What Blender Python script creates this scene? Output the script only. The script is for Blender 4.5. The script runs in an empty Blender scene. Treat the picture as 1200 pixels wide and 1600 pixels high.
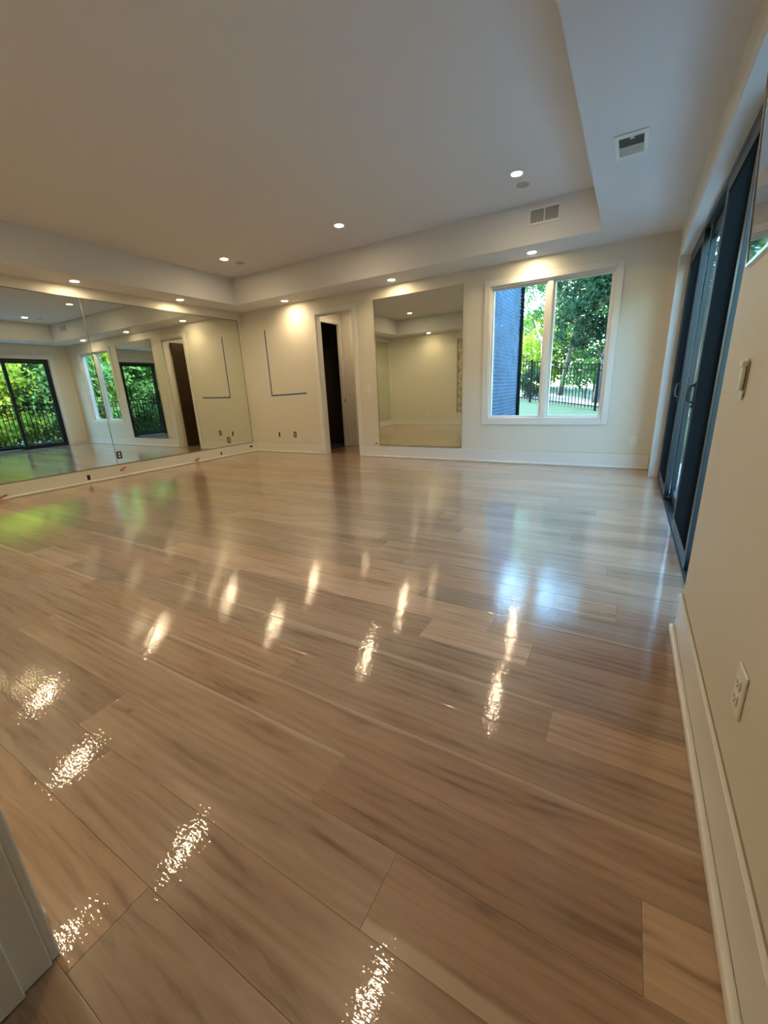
import bpy, bmesh, math, random
from mathutils import Matrix, Vector
C = bpy.context.scene.collection
scene = bpy.context.scene
PI = math.pi

# ---------------------------------------------------------------- camera
cam_d = bpy.data.cameras.new('camera'); cam = bpy.data.objects.new('camera', cam_d); C.objects.link(cam)
cam_d.sensor_fit = 'VERTICAL'; cam_d.sensor_height = 24.0; cam_d.lens = 637.2 / 1600 * 24.0
cam_d.clip_start = 0.02; cam_d.clip_end = 500
yaw, pitch, roll = 0.53738, -0.29044, -0.04512
fw = Vector((-math.sin(yaw) * math.cos(pitch), math.cos(yaw) * math.cos(pitch), math.sin(pitch)))
rt = Vector((math.cos(yaw), math.sin(yaw), 0)); up = rt.cross(fw)
r2 = math.cos(roll) * rt + math.sin(roll) * up; u2 = -math.sin(roll) * rt + math.cos(roll) * up
m = Matrix.Identity(4)
for i in range(3):
    m[i][0], m[i][1], m[i][2] = r2[i], u2[i], -fw[i]
m[0][3], m[1][3], m[2][3] = -0.3103, -6.2313, 1.14
cam.matrix_world = m
scene.camera = cam

# ---------------------------------------------------------------- sky, sun, exposure
SKY, SUN, SPOT, DISC, EXPO = 4.9, 20.0, 17.5, 260.0, 0.0
world = bpy.data.worlds.new('sky'); scene.world = world; world.use_nodes = True
wn = world.node_tree; bg = wn.nodes['Background']
sky = wn.nodes.new('ShaderNodeTexSky'); sky.sky_type = 'NISHITA'; sky.sun_disc = False
sky.sun_elevation = math.radians(46); sky.sun_rotation = math.radians(-80); sky.air_density = 1.0; sky.dust_density = 0.6
tint = wn.nodes.new('ShaderNodeMix'); tint.data_type = 'RGBA'; tint.blend_type = 'MULTIPLY'; tint.inputs[0].default_value = 1.0
tint.inputs[7].default_value = (0.76, 1.0, 1.0, 1)      # the camera's warm-lamp white balance turns the sky cyan
wn.links.new(sky.outputs[0], tint.inputs[6]); wn.links.new(tint.outputs[2], bg.inputs[0]); bg.inputs[1].default_value = SKY
sd = bpy.data.lights.new('sun', 'SUN'); sd.energy = SUN; sd.angle = math.radians(0.6); sd.color = (1, 0.93, 0.80)
sun = bpy.data.objects.new('sun', sd); C.objects.link(sun)
sun.rotation_euler = Vector((0.76, -0.18, -0.80)).to_track_quat('-Z', 'Y').to_euler()
LAMP_COL = (1.0, 0.75, 0.45)
vs = scene.view_settings
vs.view_transform = 'Standard'; vs.look = 'None'; vs.gamma = 1.0; vs.exposure = EXPO; vs.use_curve_mapping = False

# ---------------------------------------------------------------- dimensions (far wall y=0, right wall x=0)
W, D = 7.1315, 6.128
HS, HC = 2.705, 3.127
TL, TF, TR = 0.555, 0.564, 0.760

# ---------------------------------------------------------------- materials
def mat(name, col, rough=0.5, metal=0.0, spec=0.5, bump=None, coat=0.0, var=None):
    mt = bpy.data.materials.new(name); mt.use_nodes = True
    nt = mt.node_tree; p = nt.nodes['Principled BSDF']
    p.inputs['Base Color'].default_value = (*col, 1); p.inputs['Roughness'].default_value = rough
    p.inputs['Metallic'].default_value = metal; p.inputs['Specular IOR Level'].default_value = spec
    p.inputs['Coat Weight'].default_value = coat
    geo = nt.nodes.new('ShaderNodeNewGeometry')
    if bump:
        n = nt.nodes.new('ShaderNodeTexNoise'); n.inputs['Scale'].default_value = bump[0]; n.inputs['Detail'].default_value = 3
        b = nt.nodes.new('ShaderNodeBump'); b.inputs['Strength'].default_value = bump[1]; b.inputs['Distance'].default_value = bump[2]
        nt.links.new(geo.outputs['Position'], n.inputs['Vector'])
        nt.links.new(n.outputs['Fac'], b.inputs['Height']); nt.links.new(b.outputs[0], p.inputs['Normal'])
    if var:
        n = nt.nodes.new('ShaderNodeTexNoise'); n.inputs['Scale'].default_value = var[0]; n.inputs['Detail'].default_value = 4
        mx = nt.nodes.new('ShaderNodeMix'); mx.data_type = 'RGBA'
        mx.inputs[6].default_value = (*col, 1); mx.inputs[7].default_value = (*var[1], 1)
        cr = nt.nodes.new('ShaderNodeValToRGB'); cr.color_ramp.elements[0].position = 0.38; cr.color_ramp.elements[1].position = 0.62
        nt.links.new(geo.outputs['Position'], n.inputs['Vector'])
        nt.links.new(n.outputs['Fac'], cr.inputs[0]); nt.links.new(cr.outputs[0], mx.inputs[0]); nt.links.new(mx.outputs[2], p.inputs['Base Color'])
    return mt

def emis(name, col, s):
    mt = bpy.data.materials.new(name); mt.use_nodes = True
    p = mt.node_tree.nodes['Principled BSDF']; p.inputs['Base Color'].default_value = (0.8, 0.8, 0.8, 1)
    p.inputs['Emission Color'].default_value = (*col, 1); p.inputs['Emission Strength'].default_value = s
    return mt

def glass_mat(name, tint, refl=1.45):
    mt = bpy.data.materials.new(name); mt.use_nodes = True; nt = mt.node_tree
    for n in list(nt.nodes): nt.nodes.remove(n)
    o = nt.nodes.new('ShaderNodeOutputMaterial'); t = nt.nodes.new('ShaderNodeBsdfTransparent'); g = nt.nodes.new('ShaderNodeBsdfGlossy')
    f = nt.nodes.new('ShaderNodeFresnel'); f.inputs['IOR'].default_value = refl; mx = nt.nodes.new('ShaderNodeMixShader')
    t.inputs[0].default_value = (*tint, 1); g.inputs['Roughness'].default_value = 0.0
    ge = nt.nodes.new('ShaderNodeNewGeometry'); sb = nt.nodes.new('ShaderNodeMath'); sb.operation = 'SUBTRACT'; sb.inputs[0].default_value = 1.0
    mu = nt.nodes.new('ShaderNodeMath'); mu.operation = 'MULTIPLY'     # reflect at the entry face only, a thin pane has no total reflection
    nt.links.new(ge.outputs['Backfacing'], sb.inputs[1]); nt.links.new(f.outputs[0], mu.inputs[0]); nt.links.new(sb.outputs[0], mu.inputs[1])
    nt.links.new(mu.outputs[0], mx.inputs[0]); nt.links.new(t.outputs[0], mx.inputs[1]); nt.links.new(g.outputs[0], mx.inputs[2])
    nt.links.new(mx.outputs[0], o.inputs[0]); return mt

M = {}
M['wall'] = mat('wall_paint', (0.70, 0.665, 0.57), 0.55, bump=(350, 0.05, 0.001))
M['ceil'] = mat('ceiling_paint', (0.68, 0.68, 0.68), 0.75, bump=(300, 0.05, 0.001))
M['trim'] = mat('trim_paint', (0.74, 0.72, 0.67), 0.35)
M['white'] = mat('white_plastic', (0.78, 0.76, 0.70), 0.35)
M['mirror'] = mat('mirror_silver', (0.80, 0.84, 0.76), 0.0, metal=1.0)
M['mirror_edge'] = mat('mirror_edge', (0.10, 0.11, 0.07), 0.3)
M['channel'] = mat('polished_channel', (0.62, 0.60, 0.52), 0.2, metal=1.0)
M['navy'] = mat('dark_anodised_frame', (0.010, 0.016, 0.021), 0.38, spec=0.3)
M['screen'] = mat('screen_wire', (0.007, 0.008, 0.009), 0.9, spec=0.08)
M['black'] = mat('black_plastic', (0.01, 0.01, 0.011), 0.35)
M['hole'] = mat('dark_cavity', (0.012, 0.010, 0.008), 0.8)
M['steel'] = mat('galvanised_steel', (0.55, 0.50, 0.42), 0.4, metal=0.9)
M['tape'] = mat('blue_tape', (0.035, 0.085, 0.20), 0.7)
M['orange'] = mat('orange_cable', (0.55, 0.18, 0.05), 0.6)
M['brownwood'] = mat('brown_offcut', (0.25, 0.12, 0.05), 0.6)
M['vent'] = mat('vent_enamel', (0.74, 0.73, 0.70), 0.45)
M['ventdark'] = mat('vent_duct', (0.13, 0.125, 0.12), 0.8)
M['ventlight'] = mat('vent_filter', (0.48, 0.46, 0.44), 0.8)
M['speaker'] = mat('speaker_mesh', (0.42, 0.41, 0.39), 0.8, bump=(900, 0.4, 0.002))
M['glass'] = glass_mat('window_glass', (0.95, 0.985, 0.98))
M['lens'] = emis('lamp_lens', (1.0, 0.77, 0.47), DISC)
M['tv'] = mat('tv_screen', (0.006, 0.007, 0.008), 0.03, spec=0.8, coat=1.0)
M['tvedge'] = mat('tv_edge', (0.55, 0.57, 0.57), 0.2, metal=1.0)
M['darkwood'] = mat('dark_stained_door', (0.040, 0.022, 0.012), 0.35, bump=(40, 0.2, 0.002))
M['brick'] = mat('sky_tinted_brick', (0.018, 0.042, 0.080), 0.85, bump=(60, 0.5, 0.004), var=(3.0, (0.040, 0.080, 0.14)))  # grey brick with the blue skylight painted into its base colour
M['mortar'] = mat('sky_tinted_mortar', (0.20, 0.34, 0.47), 0.9, bump=(120, 0.4, 0.003))  # mortar colour carries the same painted-in skylight blue
M['fence'] = mat('black_fence_paint', (0.005, 0.006, 0.006), 0.9, spec=0.03)
M['lawn'] = mat('lawn_turf', (0.022, 0.055, 0.012), 0.95, bump=(80, 1.0, 0.03), var=(6.0, (0.012, 0.035, 0.008)))
M['path'] = mat('pale_gravel_path', (0.22, 0.20, 0.18), 0.9, bump=(50, 0.5, 0.01), var=(4.0, (0.17, 0.15, 0.13)))
M['patio'] = mat('patio_concrete', (0.52, 0.52, 0.50), 0.8, bump=(60, 0.3, 0.003), var=(2.0, (0.45, 0.45, 0.44)))
M['bark'] = mat('dark_bark', (0.055, 0.045, 0.035), 0.9, bump=(25, 1.0, 0.02))
M['palebark'] = mat('pale_bark', (0.50, 0.36, 0.25), 0.9, bump=(12, 1.0, 0.03), var=(5.0, (0.18, 0.12, 0.09)))
M['plaster'] = mat('bare_plaster', (0.60, 0.54, 0.38), 0.9, bump=(25, 1.0, 0.02), var=(9.0, (0.36, 0.30, 0.18)))
M['rubber'] = mat('dark_seam', (0.30, 0.26, 0.19), 0.8)

def leaf_mat(name, a, b, trans=0.35):
    mt = bpy.data.materials.new(name); mt.use_nodes = True; nt = mt.node_tree
    for n in list(nt.nodes): nt.nodes.remove(n)
    o = nt.nodes.new('ShaderNodeOutputMaterial'); geo = nt.nodes.new('ShaderNodeNewGeometry')
    n = nt.nodes.new('ShaderNodeTexNoise'); n.inputs['Scale'].default_value = 2.2
    mx = nt.nodes.new('ShaderNodeMix'); mx.data_type = 'RGBA'; mx.inputs[6].default_value = (*a, 1); mx.inputs[7].default_value = (*b, 1)
    ad = nt.nodes.new('ShaderNodeMath'); ad.operation = 'MULTIPLY_ADD'; ad.inputs[1].default_value = 0.5
    nt.links.new(geo.outputs['Position'], n.inputs['Vector']); nt.links.new(geo.outputs['Random Per Island'], ad.inputs[0])
    sc = nt.nodes.new('ShaderNodeMath'); sc.operation = 'MULTIPLY_ADD'; sc.inputs[1].default_value = 1.6; sc.inputs[2].default_value = -0.55
    nt.links.new(n.outputs['Fac'], sc.inputs[0]); nt.links.new(sc.outputs[0], ad.inputs[2]); ad.use_clamp = True
    nt.links.new(ad.outputs[0], mx.inputs[0])
    d = nt.nodes.new('ShaderNodeBsdfDiffuse'); t = nt.nodes.new('ShaderNodeBsdfTranslucent'); ms = nt.nodes.new('ShaderNodeMixShader')
    ms.inputs[0].default_value = trans
    nt.links.new(mx.outputs[2], d.inputs[0]); nt.links.new(mx.outputs[2], t.inputs[0])
    nt.links.new(d.outputs[0], ms.inputs[1]); nt.links.new(t.outputs[0], ms.inputs[2]); nt.links.new(ms.outputs[0], o.inputs[0])
    return mt
M['leaf_bright'] = leaf_mat('bright_leaf', (0.10, 0.21, 0.03), (0.42, 0.46, 0.06), 0.45)
M['leaf_mid'] = leaf_mat('mid_leaf', (0.03, 0.09, 0.035), (0.12, 0.21, 0.06))
M['leaf_dark'] = leaf_mat('dark_leaf', (0.007, 0.024, 0.017), (0.032, 0.065, 0.032), 0.25)

def wood_mat():
    mt = bpy.data.materials.new('oak_plank'); mt.use_nodes = True; nt = mt.node_tree; L = nt.links.new
    p = nt.nodes['Principled BSDF']; N = nt.nodes.new
    geo = N('ShaderNodeNewGeometry'); oi = N('ShaderNodeObjectInfo')
    off = N('ShaderNodeVectorMath'); off.operation = 'MULTIPLY_ADD'; off.inputs[1].default_value = (37, 53, 0)
    L(oi.outputs['Random'], off.inputs[0]); L(geo.outputs['Position'], off.inputs[2])
    m1 = N('ShaderNodeMapping'); m1.inputs['Scale'].default_value = (0.8, 7, 1); L(off.outputs[0], m1.inputs[0])
    n1 = N('ShaderNodeTexNoise'); n1.inputs['Scale'].default_value = 2.2; n1.inputs['Detail'].default_value = 4.5; n1.inputs['Roughness'].default_value = 0.62; n1.inputs['Distortion'].default_value = 0.9
    L(m1.outputs[0], n1.inputs['Vector'])
    m2 = N('ShaderNodeMapping'); m2.inputs['Scale'].default_value = (4, 110, 1); L(off.outputs[0], m2.inputs[0])
    n2 = N('ShaderNodeTexNoise'); n2.inputs['Scale'].default_value = 2.0; n2.inputs['Detail'].default_value = 3; L(m2.outputs[0], n2.inputs['Vector'])
    # cathedral figure
    m3 = N('ShaderNodeMapping'); m3.inputs['Scale'].default_value = (0.8, 7, 1); L(off.outputs[0], m3.inputs[0])
    w = N('ShaderNodeTexWave'); w.wave_type = 'RINGS'; w.inputs['Scale'].default_value = 1.3; w.inputs['Distortion'].default_value = 5.0; w.inputs['Detail'].default_value = 3; w.inputs['Detail Scale'].default_value = 1.2
    L(m3.outputs[0], w.inputs['Vector'])
    a1 = N('ShaderNodeMath'); a1.operation = 'MULTIPLY_ADD'; a1.inputs[1].default_value = 0.15; L(n2.outputs['Fac'], a1.inputs[0]); L(n1.outputs['Fac'], a1.inputs[2])
    a2 = N('ShaderNodeMath'); a2.operation = 'MULTIPLY_ADD'; a2.inputs[1].default_value = 0.10; L(w.outputs['Fac'], a2.inputs[0]); L(a1.outputs[0], a2.inputs[2])
    cr = N('ShaderNodeValToRGB'); e = cr.color_ramp.elements
    e[0].position = 0.40; e[0].color = (0.20, 0.120, 0.070, 1); e[1].position = 0.88; e[1].color = (0.42, 0.290, 0.195, 1)
    x = cr.color_ramp.elements.new(0.58); x.color = (0.33, 0.213, 0.133, 1)
    L(a2.outputs[0], cr.inputs[0])
    # knots
    m4 = N('ShaderNodeMapping'); m4.inputs['Scale'].default_value = (1.6, 3.2, 1); L(off.outputs[0], m4.inputs[0])
    v = N('ShaderNodeTexVoronoi'); v.inputs['Scale'].default_value = 0.9; L(m4.outputs[0], v.inputs['Vector'])
    kr = N('ShaderNodeValToRGB'); kr.color_ramp.elements[0].position = 0.012; kr.color_ramp.elements[0].color = (0.30, 0.24, 0.2, 1); kr.color_ramp.elements[1].position = 0.045; kr.color_ramp.elements[1].color = (1, 1, 1, 1)
    L(v.outputs['Distance'], kr.inputs[0])
    k = N('ShaderNodeMix'); k.data_type = 'RGBA'; k.blend_type = 'MULTIPLY'; k.inputs[0].default_value = 0.7
    L(cr.outputs[0], k.inputs[6]); L(kr.outputs[0], k.inputs[7])
    uv = N('ShaderNodeUVMap'); sx = N('ShaderNodeSeparateXYZ'); L(uv.outputs[0], sx.inputs[0])     # pale sapwood edge of some boards
    ns = N('ShaderNodeTexNoise'); ns.inputs['Scale'].default_value = 2.2; ns.inputs['Detail'].default_value = 4; L(off.outputs[0], ns.inputs['Vector'])
    th = N('ShaderNodeMath'); th.operation = 'MULTIPLY'; L(oi.outputs['Alpha'], th.inputs[0]); L(ns.outputs['Fac'], th.inputs[1])
    df = N('ShaderNodeMath'); df.operation = 'SUBTRACT'; L(th.outputs[0], df.inputs[0]); L(sx.outputs[1], df.inputs[1])
    sl = N('ShaderNodeMath'); sl.operation = 'MULTIPLY'; sl.inputs[1].default_value = 14; sl.use_clamp = True; L(df.outputs[0], sl.inputs[0])
    sp = N('ShaderNodeMix'); sp.data_type = 'RGBA'; sp.inputs[7].default_value = (0.44, 0.33, 0.23, 1)
    L(sl.outputs[0], sp.inputs[0]); L(k.outputs[2], sp.inputs[6])
    mu = N('ShaderNodeMix'); mu.data_type = 'RGBA'; mu.blend_type = 'MULTIPLY'; mu.inputs[0].default_value = 1.0
    L(sp.outputs[2], mu.inputs[6]); L(oi.outputs['Color'], mu.inputs[7]); L(mu.outputs[2], p.inputs['Base Color'])
    p.inputs['Roughness'].default_value = 0.30; p.inputs['Specular IOR Level'].default_value = 0.35
    p.inputs['Coat Weight'].default_value = 1.0; p.inputs['Coat Roughness'].default_value = 0.02; p.inputs['Coat IOR'].default_value = 1.50
    # wet finish: fine orange peel on top of a slow swell
    b1 = N('ShaderNodeTexNoise'); b1.inputs['Scale'].default_value = 135; b1.inputs['Detail'].default_value = 2
    mb1 = N('ShaderNodeMapping'); mb1.inputs['Scale'].default_value = (0.30, 1.0, 1); L(geo.outputs['Position'], mb1.inputs[0]); L(mb1.outputs[0], b1.inputs['Vector'])
    b2 = N('ShaderNodeTexNoise'); b2.inputs['Scale'].default_value = 9; b2.inputs['Detail'].default_value = 2; L(geo.outputs['Position'], b2.inputs['Vector'])
    bb = N('ShaderNodeBump'); bb.inputs['Strength'].default_value = 1.0; bb.inputs['Distance'].default_value = 0.00046; L(b1.outputs['Fac'], bb.inputs['Height'])
    bc = N('ShaderNodeBump'); bc.inputs['Strength'].default_value = 1.0; bc.inputs['Distance'].default_value = 0.0005; L(b2.outputs['Fac'], bc.inputs['Height'])
    L(bb.outputs[0], bc.inputs['Normal']); L(bc.outputs[0], p.inputs['Coat Normal'])
    return mt
M['oak'] = wood_mat()

# ---------------------------------------------------------------- helpers
def box(bm, x0, x1, y0, y1, z0, z1):
    vs_ = [bm.verts.new((x, y, z)) for x in (x0, x1) for y in (y0, y1) for z in (z0, z1)]
    for f in ((0, 1, 3, 2), (4, 6, 7, 5), (0, 4, 5, 1), (2, 3, 7, 6), (0, 2, 6, 4), (1, 5, 7, 3)):
        bm.faces.new([vs_[i] for i in f])
def B(*boxes):
    bm = bmesh.new()
    for b in boxes: box(bm, *b)
    return bm
def obj(name, bm, m, parent=None, bevel=0, smooth=False):
    me = bpy.data.meshes.new(name); bmesh.ops.recalc_face_normals(bm, faces=bm.faces); bm.to_mesh(me); bm.free()
    o = bpy.data.objects.new(name, me); C.objects.link(o)
    for q in (m if isinstance(m, (list, tuple)) else [m]): me.materials.append(q)
    if parent is not None:
        o.parent = parent; o.matrix_parent_inverse = Matrix.Identity(4)
        o.location = -ploc(parent)
    if bevel:
        b = o.modifiers.new('bevel', 'BEVEL'); b.width = bevel; b.segments = 2; b.limit_method = 'ANGLE'
    if smooth:
        for p in me.polygons: p.use_smooth = True
    return o
def ploc(o):
    v = Vector(o.location)
    return v + (ploc(o.parent) if o.parent else Vector((0, 0, 0)))
def tag(o, label=None, cat=None, group=None, kind=None):
    if label: o['label'] = label
    if cat: o['category'] = cat
    if group: o['group'] = group
    if kind: o['kind'] = kind
    return o
def thing(name, loc, label, cat, group=None):
    o = bpy.data.objects.new(name, None); C.objects.link(o); o.location = loc; o.empty_display_size = 0.1
    return tag(o, label, cat, group)
def structure(name, bm, m, label=None, bevel=0):
    o = obj(name, bm, m, bevel=bevel); tag(o, label, kind='structure'); o['category'] = 'structure'; del o['category']; return o
def struct_empty(name, loc, label=None):
    o = bpy.data.objects.new(name, None); C.objects.link(o); o.location = loc; return tag(o, label, kind='structure')
def cyl(bm, c, r1, r2, h, axis='Z', seg=24, cap=True):
    mt = Matrix.Translation(c)
    if axis == 'X': mt = mt @ Matrix.Rotation(PI / 2, 4, 'Y')
    if axis == 'Y': mt = mt @ Matrix.Rotation(-PI / 2, 4, 'X')
    bmesh.ops.create_cone(bm, cap_ends=cap, segments=seg, radius1=r1, radius2=r2, depth=h, matrix=mt)
def ring(bm, c, ro, ri, h, seg=32, bell=0.0):
    # flat ring, hanging down h from c
    rows = []
    for (r, z) in ((ro, 0), (ro, -h * 0.5), (ro - 0.004, -h), (ri + 0.003, -h), (ri, -h * 0.6), (ri, bell)):
        rows.append([bm.verts.new((c[0] + r * math.cos(2 * PI * i / seg), c[1] + r * math.sin(2 * PI * i / seg), c[2] + z)) for i in range(seg)])
    for a, b in zip(rows, rows[1:]):
        for i in range(seg): bm.faces.new((a[i], a[(i + 1) % seg], b[(i + 1) % seg], b[i]))
def tube(bm, pts, rads, seg=8):
    rings = []
    for i, p in enumerate(pts):
        p = Vector(p); a = Vector(pts[max(i - 1, 0)]); b = Vector(pts[min(i + 1, len(pts) - 1)])
        d = (b - a).normalized(); s = d.cross(Vector((0.3, 0.9, 0.1))).normalized(); t = d.cross(s)
        rings.append([bm.verts.new(p + rads[i] * (math.cos(2 * PI * k / seg) * s + math.sin(2 * PI * k / seg) * t)) for k in range(seg)])
    for a, b in zip(rings, rings[1:]):
        for k in range(seg): bm.faces.new((a[k], a[(k + 1) % seg], b[(k + 1) % seg], b[k]))
    bm.faces.new(rings[0][::-1]); bm.faces.new(rings[-1])

# ================================================================ ROOM SHELL
WT = 0.12
DX0, DX1, DZ = -5.25, -4.472, 2.455          # far doorway clear opening
WX0, WX1, WZ0, WZ1 = -2.14, -0.60, 0.655, 2.435   # far window hole
wf = B((-W - 0.3, DX0, 0, WT, -0.1, HC + .2), (DX0, DX1, 0, WT, DZ, HC + .2), (DX1, WX0, 0, WT, -0.1, HC + .2),
       (WX0, WX1, 0, WT, -0.1, WZ0), (WX0, WX1, 0, WT, WZ1, HC + .2), (WX1, 0.28, 0, WT, -0.1, HC + .2))
structure('wall_far', wf, M['wall'], 'cream painted far wall with doorway, tall mirror and window')
structure('wall_left', B((-W - 0.2, -W, -D - .2, 0, -0.1, HC + .2)), M['wall'], 'long left wall carrying the big mirror panels')
OY0, OY1, OZ = -4.11, -0.48, 2.352           # sliding door opening
wr = B((0, 0.24, OY1, 0, -0.1, HC + .2), (0, 0.24, OY0, OY1, OZ, HC + .2), (0, 0.24, -D - 1.6, OY0, -0.1, HC + .2))
structure('wall_right', wr, M['wall'], 'right wall with the dark sliding doors and a television')
BX0, BX1 = -1.24, -0.10                        # doorway the picture was taken from
wb = B((-W - .2, BX0 - 0.02, -D - 0.14, -D, -0.1, HC + .2), (BX0 - 0.02, BX1, -D - 0.14, -D, 2.46, HC + .2), (BX1, 0, -D - .14, -D, -0.1, HC + .2))
structure('wall_back', wb, M['wall'], 'plain cream back wall seen in the tall mirror')
# small vestibule behind the doorway so that no sky leaks in
structure('wall_vestibule', B((BX0 - 0.9, 0, -D - 1.6, -D - 1.5, -0.1, 2.9), (BX0 - 0.9, BX0 - 0.8, -D - 1.5, -D - .14, -0.1, 2.9), (BX0 - .9, 0, -D - 1.5, -D - .14, 2.7, 2.9)), M['wall'])

ceil = structure('ceiling', B((-W - .2, .24, -D - .2, WT, HC, HC + .2)), M['ceil'], 'raised grey white tray ceiling above the dropped border')
def soffit(b): tag(obj('soffit', B(b), M['ceil'], ceil))
soffit((-W, 0, -TF, 0, HS, HC - .0005)); soffit((-W, 0, -D, -D + TF, HS, HC - .0005))
soffit((-W, -W + TL, -D + TF, -TF, HS, HC - .0005)); soffit((-TR, 0, -D + TF, -TF, HS, HC - .0005))

# ---- floor: every board a part
floor = structure('floor', B((-W - .2, 0.08, -D - 1.6, WT, -0.08, -0.012), (-5.6, -4.4, WT, 1.4, -0.08, -0.012)), mat('subfloor_dark', (0.05, 0.03, 0.018), 0.9), 'pale oak plank floor under fresh wet varnish')  # dark subfloor colour shows as the joints between boards
rnd = random.Random(11)
PW = 0.1785; Y0 = -5.765
known = {-2: [-3.1, -1.20], -1: [-1.715, 0.2], 0: [-5.9, -4.1, -1.95, -0.70], 1: [-5.2, -3.0, -0.987, -0.163], 2: [-6.3, -4.4, -2.2], 3: [-5.6, -3.3, -1.47],
         4: [-6.1, -4.38, -3.78, -1.9, -0.43], 5: [-5.1, -2.9, -1.2], 6: [-6.2, -4.5, -2.5, -1.065, -0.57], 7: [-5.5, -3.4, -0.785],
         8: [-6.4, -4.7, -2.9, -1.235], 9: [-5.9, -3.6, -1.745, -0.25], 11: [-5.1, -3.5, -1.83], 14: [-6.0, -3.9, -2.6, -1.39],
         16: [-5.8, -3.2, -1.71], 19: [-6.1, -4.3, -2.4, -0.46], 21: [-5.2, -3.3, -0.81], 22: [-6.2, -4.6, -2.99, -1.3]}
tones = {(-1, 0): .78, (-1, 1): .93, (0, 0): .95, (0, 1): 1.05, (0, 2): .76, (0, 3): 1.0, (0, 4): .98, (1, 3): .92, (1, 4): 1.32, (1, 1): .90, (1, 2): 1.02,
         (3, 2): 1.06, (3, 3): 1.0, (4, 2): 1.34, (4, 3): .95, (4, 4): .94, (4, 5): 1.32, (6, 3): .86, (6, 4): 1.42, (6, 5): .93, (5, 2): 1.0, (5, 3): .95,
         (7, 2): 1.34, (7, 3): .88, (8, 3): 1.12, (8, 4): .86, (9, 2): .84, (9, 3): 1.08, (11, 2): .82, (11, 3): 1.06, (14, 3): .84, (14, 4): 1.25,
         (16, 2): .92, (16, 3): 1.16, (19, 4): 1.2, (22, 3): .86}
saps = {(0, 4): (.45, False), (-1, 0): (.40, False), (-1, 1): (.0, False), (-2, 1): (0.0, False), (1, 2): (.2, True), (1, 1): (.15, True), (4, 4): (.32, True), (5, 2): (.22, False), (7, 3): (.25, True), (10, 2): (.2, False), (4, 2): (0.0, False), (6, 4): (0, False), (1, 4): (0, False), (4, 5): (0, False), (1, 3): (0, False), (0, 3): (0, False)}
def plank(x0, x1, y0, y1, tone, warm, sap=0.0, flip=False):
    bm = bmesh.new(); g = 0.0003
    x0 += g; x1 -= g; y0 += g; y1 -= g; z = rnd.uniform(-0.0002, 0.0)
    b = 0.0006
    bot = [bm.verts.new(v) for v in ((x0, y0, -.011), (x1, y0, -.011), (x1, y1, -.011), (x0, y1, -.011))]
    mid = [bm.verts.new(v) for v in ((x0, y0, z - b * .6), (x1, y0, z - b * .6), (x1, y1, z - b * .6), (x0, y1, z - b * .6))]
    top = [bm.verts.new(v) for v in ((x0 + b, y0 + b, z), (x1 - b, y0 + b, z), (x1 - b, y1 - b, z), (x0 + b, y1 - b, z))]
    for a, c in ((bot, mid), (mid, top)):
        for i in range(4): bm.faces.new((a[i], a[(i + 1) % 4], c[(i + 1) % 4], c[i]))
    f = bm.faces.new(top); ul = bm.loops.layers.uv.new('uv')
    for lp in f.loops:
        vy = (lp.vert.co.y - y0) / (y1 - y0); lp[ul].uv = (lp.vert.co.x, 1 - vy if flip else vy)
    o = obj('plank', bm, M['oak'], floor); o.color = (tone * (1 + warm), tone, tone * (1 - warm), sap)
for k in range(-5, 33):
    ya, yb = Y0 + PW * k, min(Y0 + PW * (k + 1), -0.0)
    xl, xr = (-W, 0.078) if yb > -D else (BX0 - 0.02, BX1 + 0.02)
    if ya > OY1 or (ya < OY0 and yb > -D): xr = 0.0
    if k in known: js = known[k]
    else:
        js = []; x = -W + rnd.uniform(0.4, 1.9)
        while x < -0.25: js.append(x); x += rnd.uniform(0.7, 2.4)
    js = [j for j in js if xl + .12 < j < xr - .12]
    e = [xl] + js + [xr]
    full = ([-W] + known[k]) if k in known else None
    for i in range(len(e) - 1):
        idx = i if k not in known else sum(1 for j in known[k] if j <= e[i] + 1e-6)
        t = tones.get((k, idx), 1.0 + rnd.choice([-1, 1]) * rnd.uniform(0.02, 0.16))
        sp = saps.get((k, idx), (rnd.uniform(.10, .45), rnd.random() < .5) if rnd.random() < .14 else (0.0, False))
        plank(e[i], e[i + 1], ya, yb, t, rnd.uniform(-0.04, 0.05), *sp)
k = 0
while k * PW < 1.19:   # the boards run on into the hall beyond the far doorway
    ya = k * PW; xl = DX0 if ya < WT - .02 else -5.56; xr = DX1 if ya < WT - .02 else -4.45
    plank(xl, xr, ya, ya + PW, 1 + rnd.uniform(-.1, .1), 0.02); k += 1

# ---- baseboards with shoe moulding
def baseboard(name, runs, label):
    e = struct_empty(name, (0, 0, 0), label)
    for (ax, a, b, w, s, h) in runs:      # ax 'x': runs along x at y=w, s = direction into the room
        t, sh = 0.014, 0.020
        def bx(lo, hi, z0, z1):
            lo_, hi_ = (min(w, w + s * lo), max(w, w + s * lo)), (min(w, w + s * hi), max(w, w + s * hi))
            l, r = min(w + s * lo, w + s * hi), max(w + s * lo, w + s * hi)
            return (a, b, l, r, z0, z1) if ax == 'x' else (l, r, a, b, z0, z1)
        obj('board', B(bx(0, t, 0.0005, h)), M['trim'], e, bevel=0.002)
        obj('caulk_gap', B(bx(0, 0.004, h, h + 0.003)), M['rubber'], e)
        obj('shoe_moulding', B(bx(t, t + sh, 0.0005, 0.030)), M['trim'], e, bevel=0.007)
    return e
HB = 0.195
baseboard('baseboard_far', [('x', -W + .035, -5.336, 0, -1, HB), ('x', -4.386, -0.01, 0, -1, HB)], 'cream baseboard along the far wall')
baseboard('baseboard_left', [('y', -D + .035, 0, -W, 1, 0.188)], 'cream baseboard strip under the long mirror')
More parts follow.
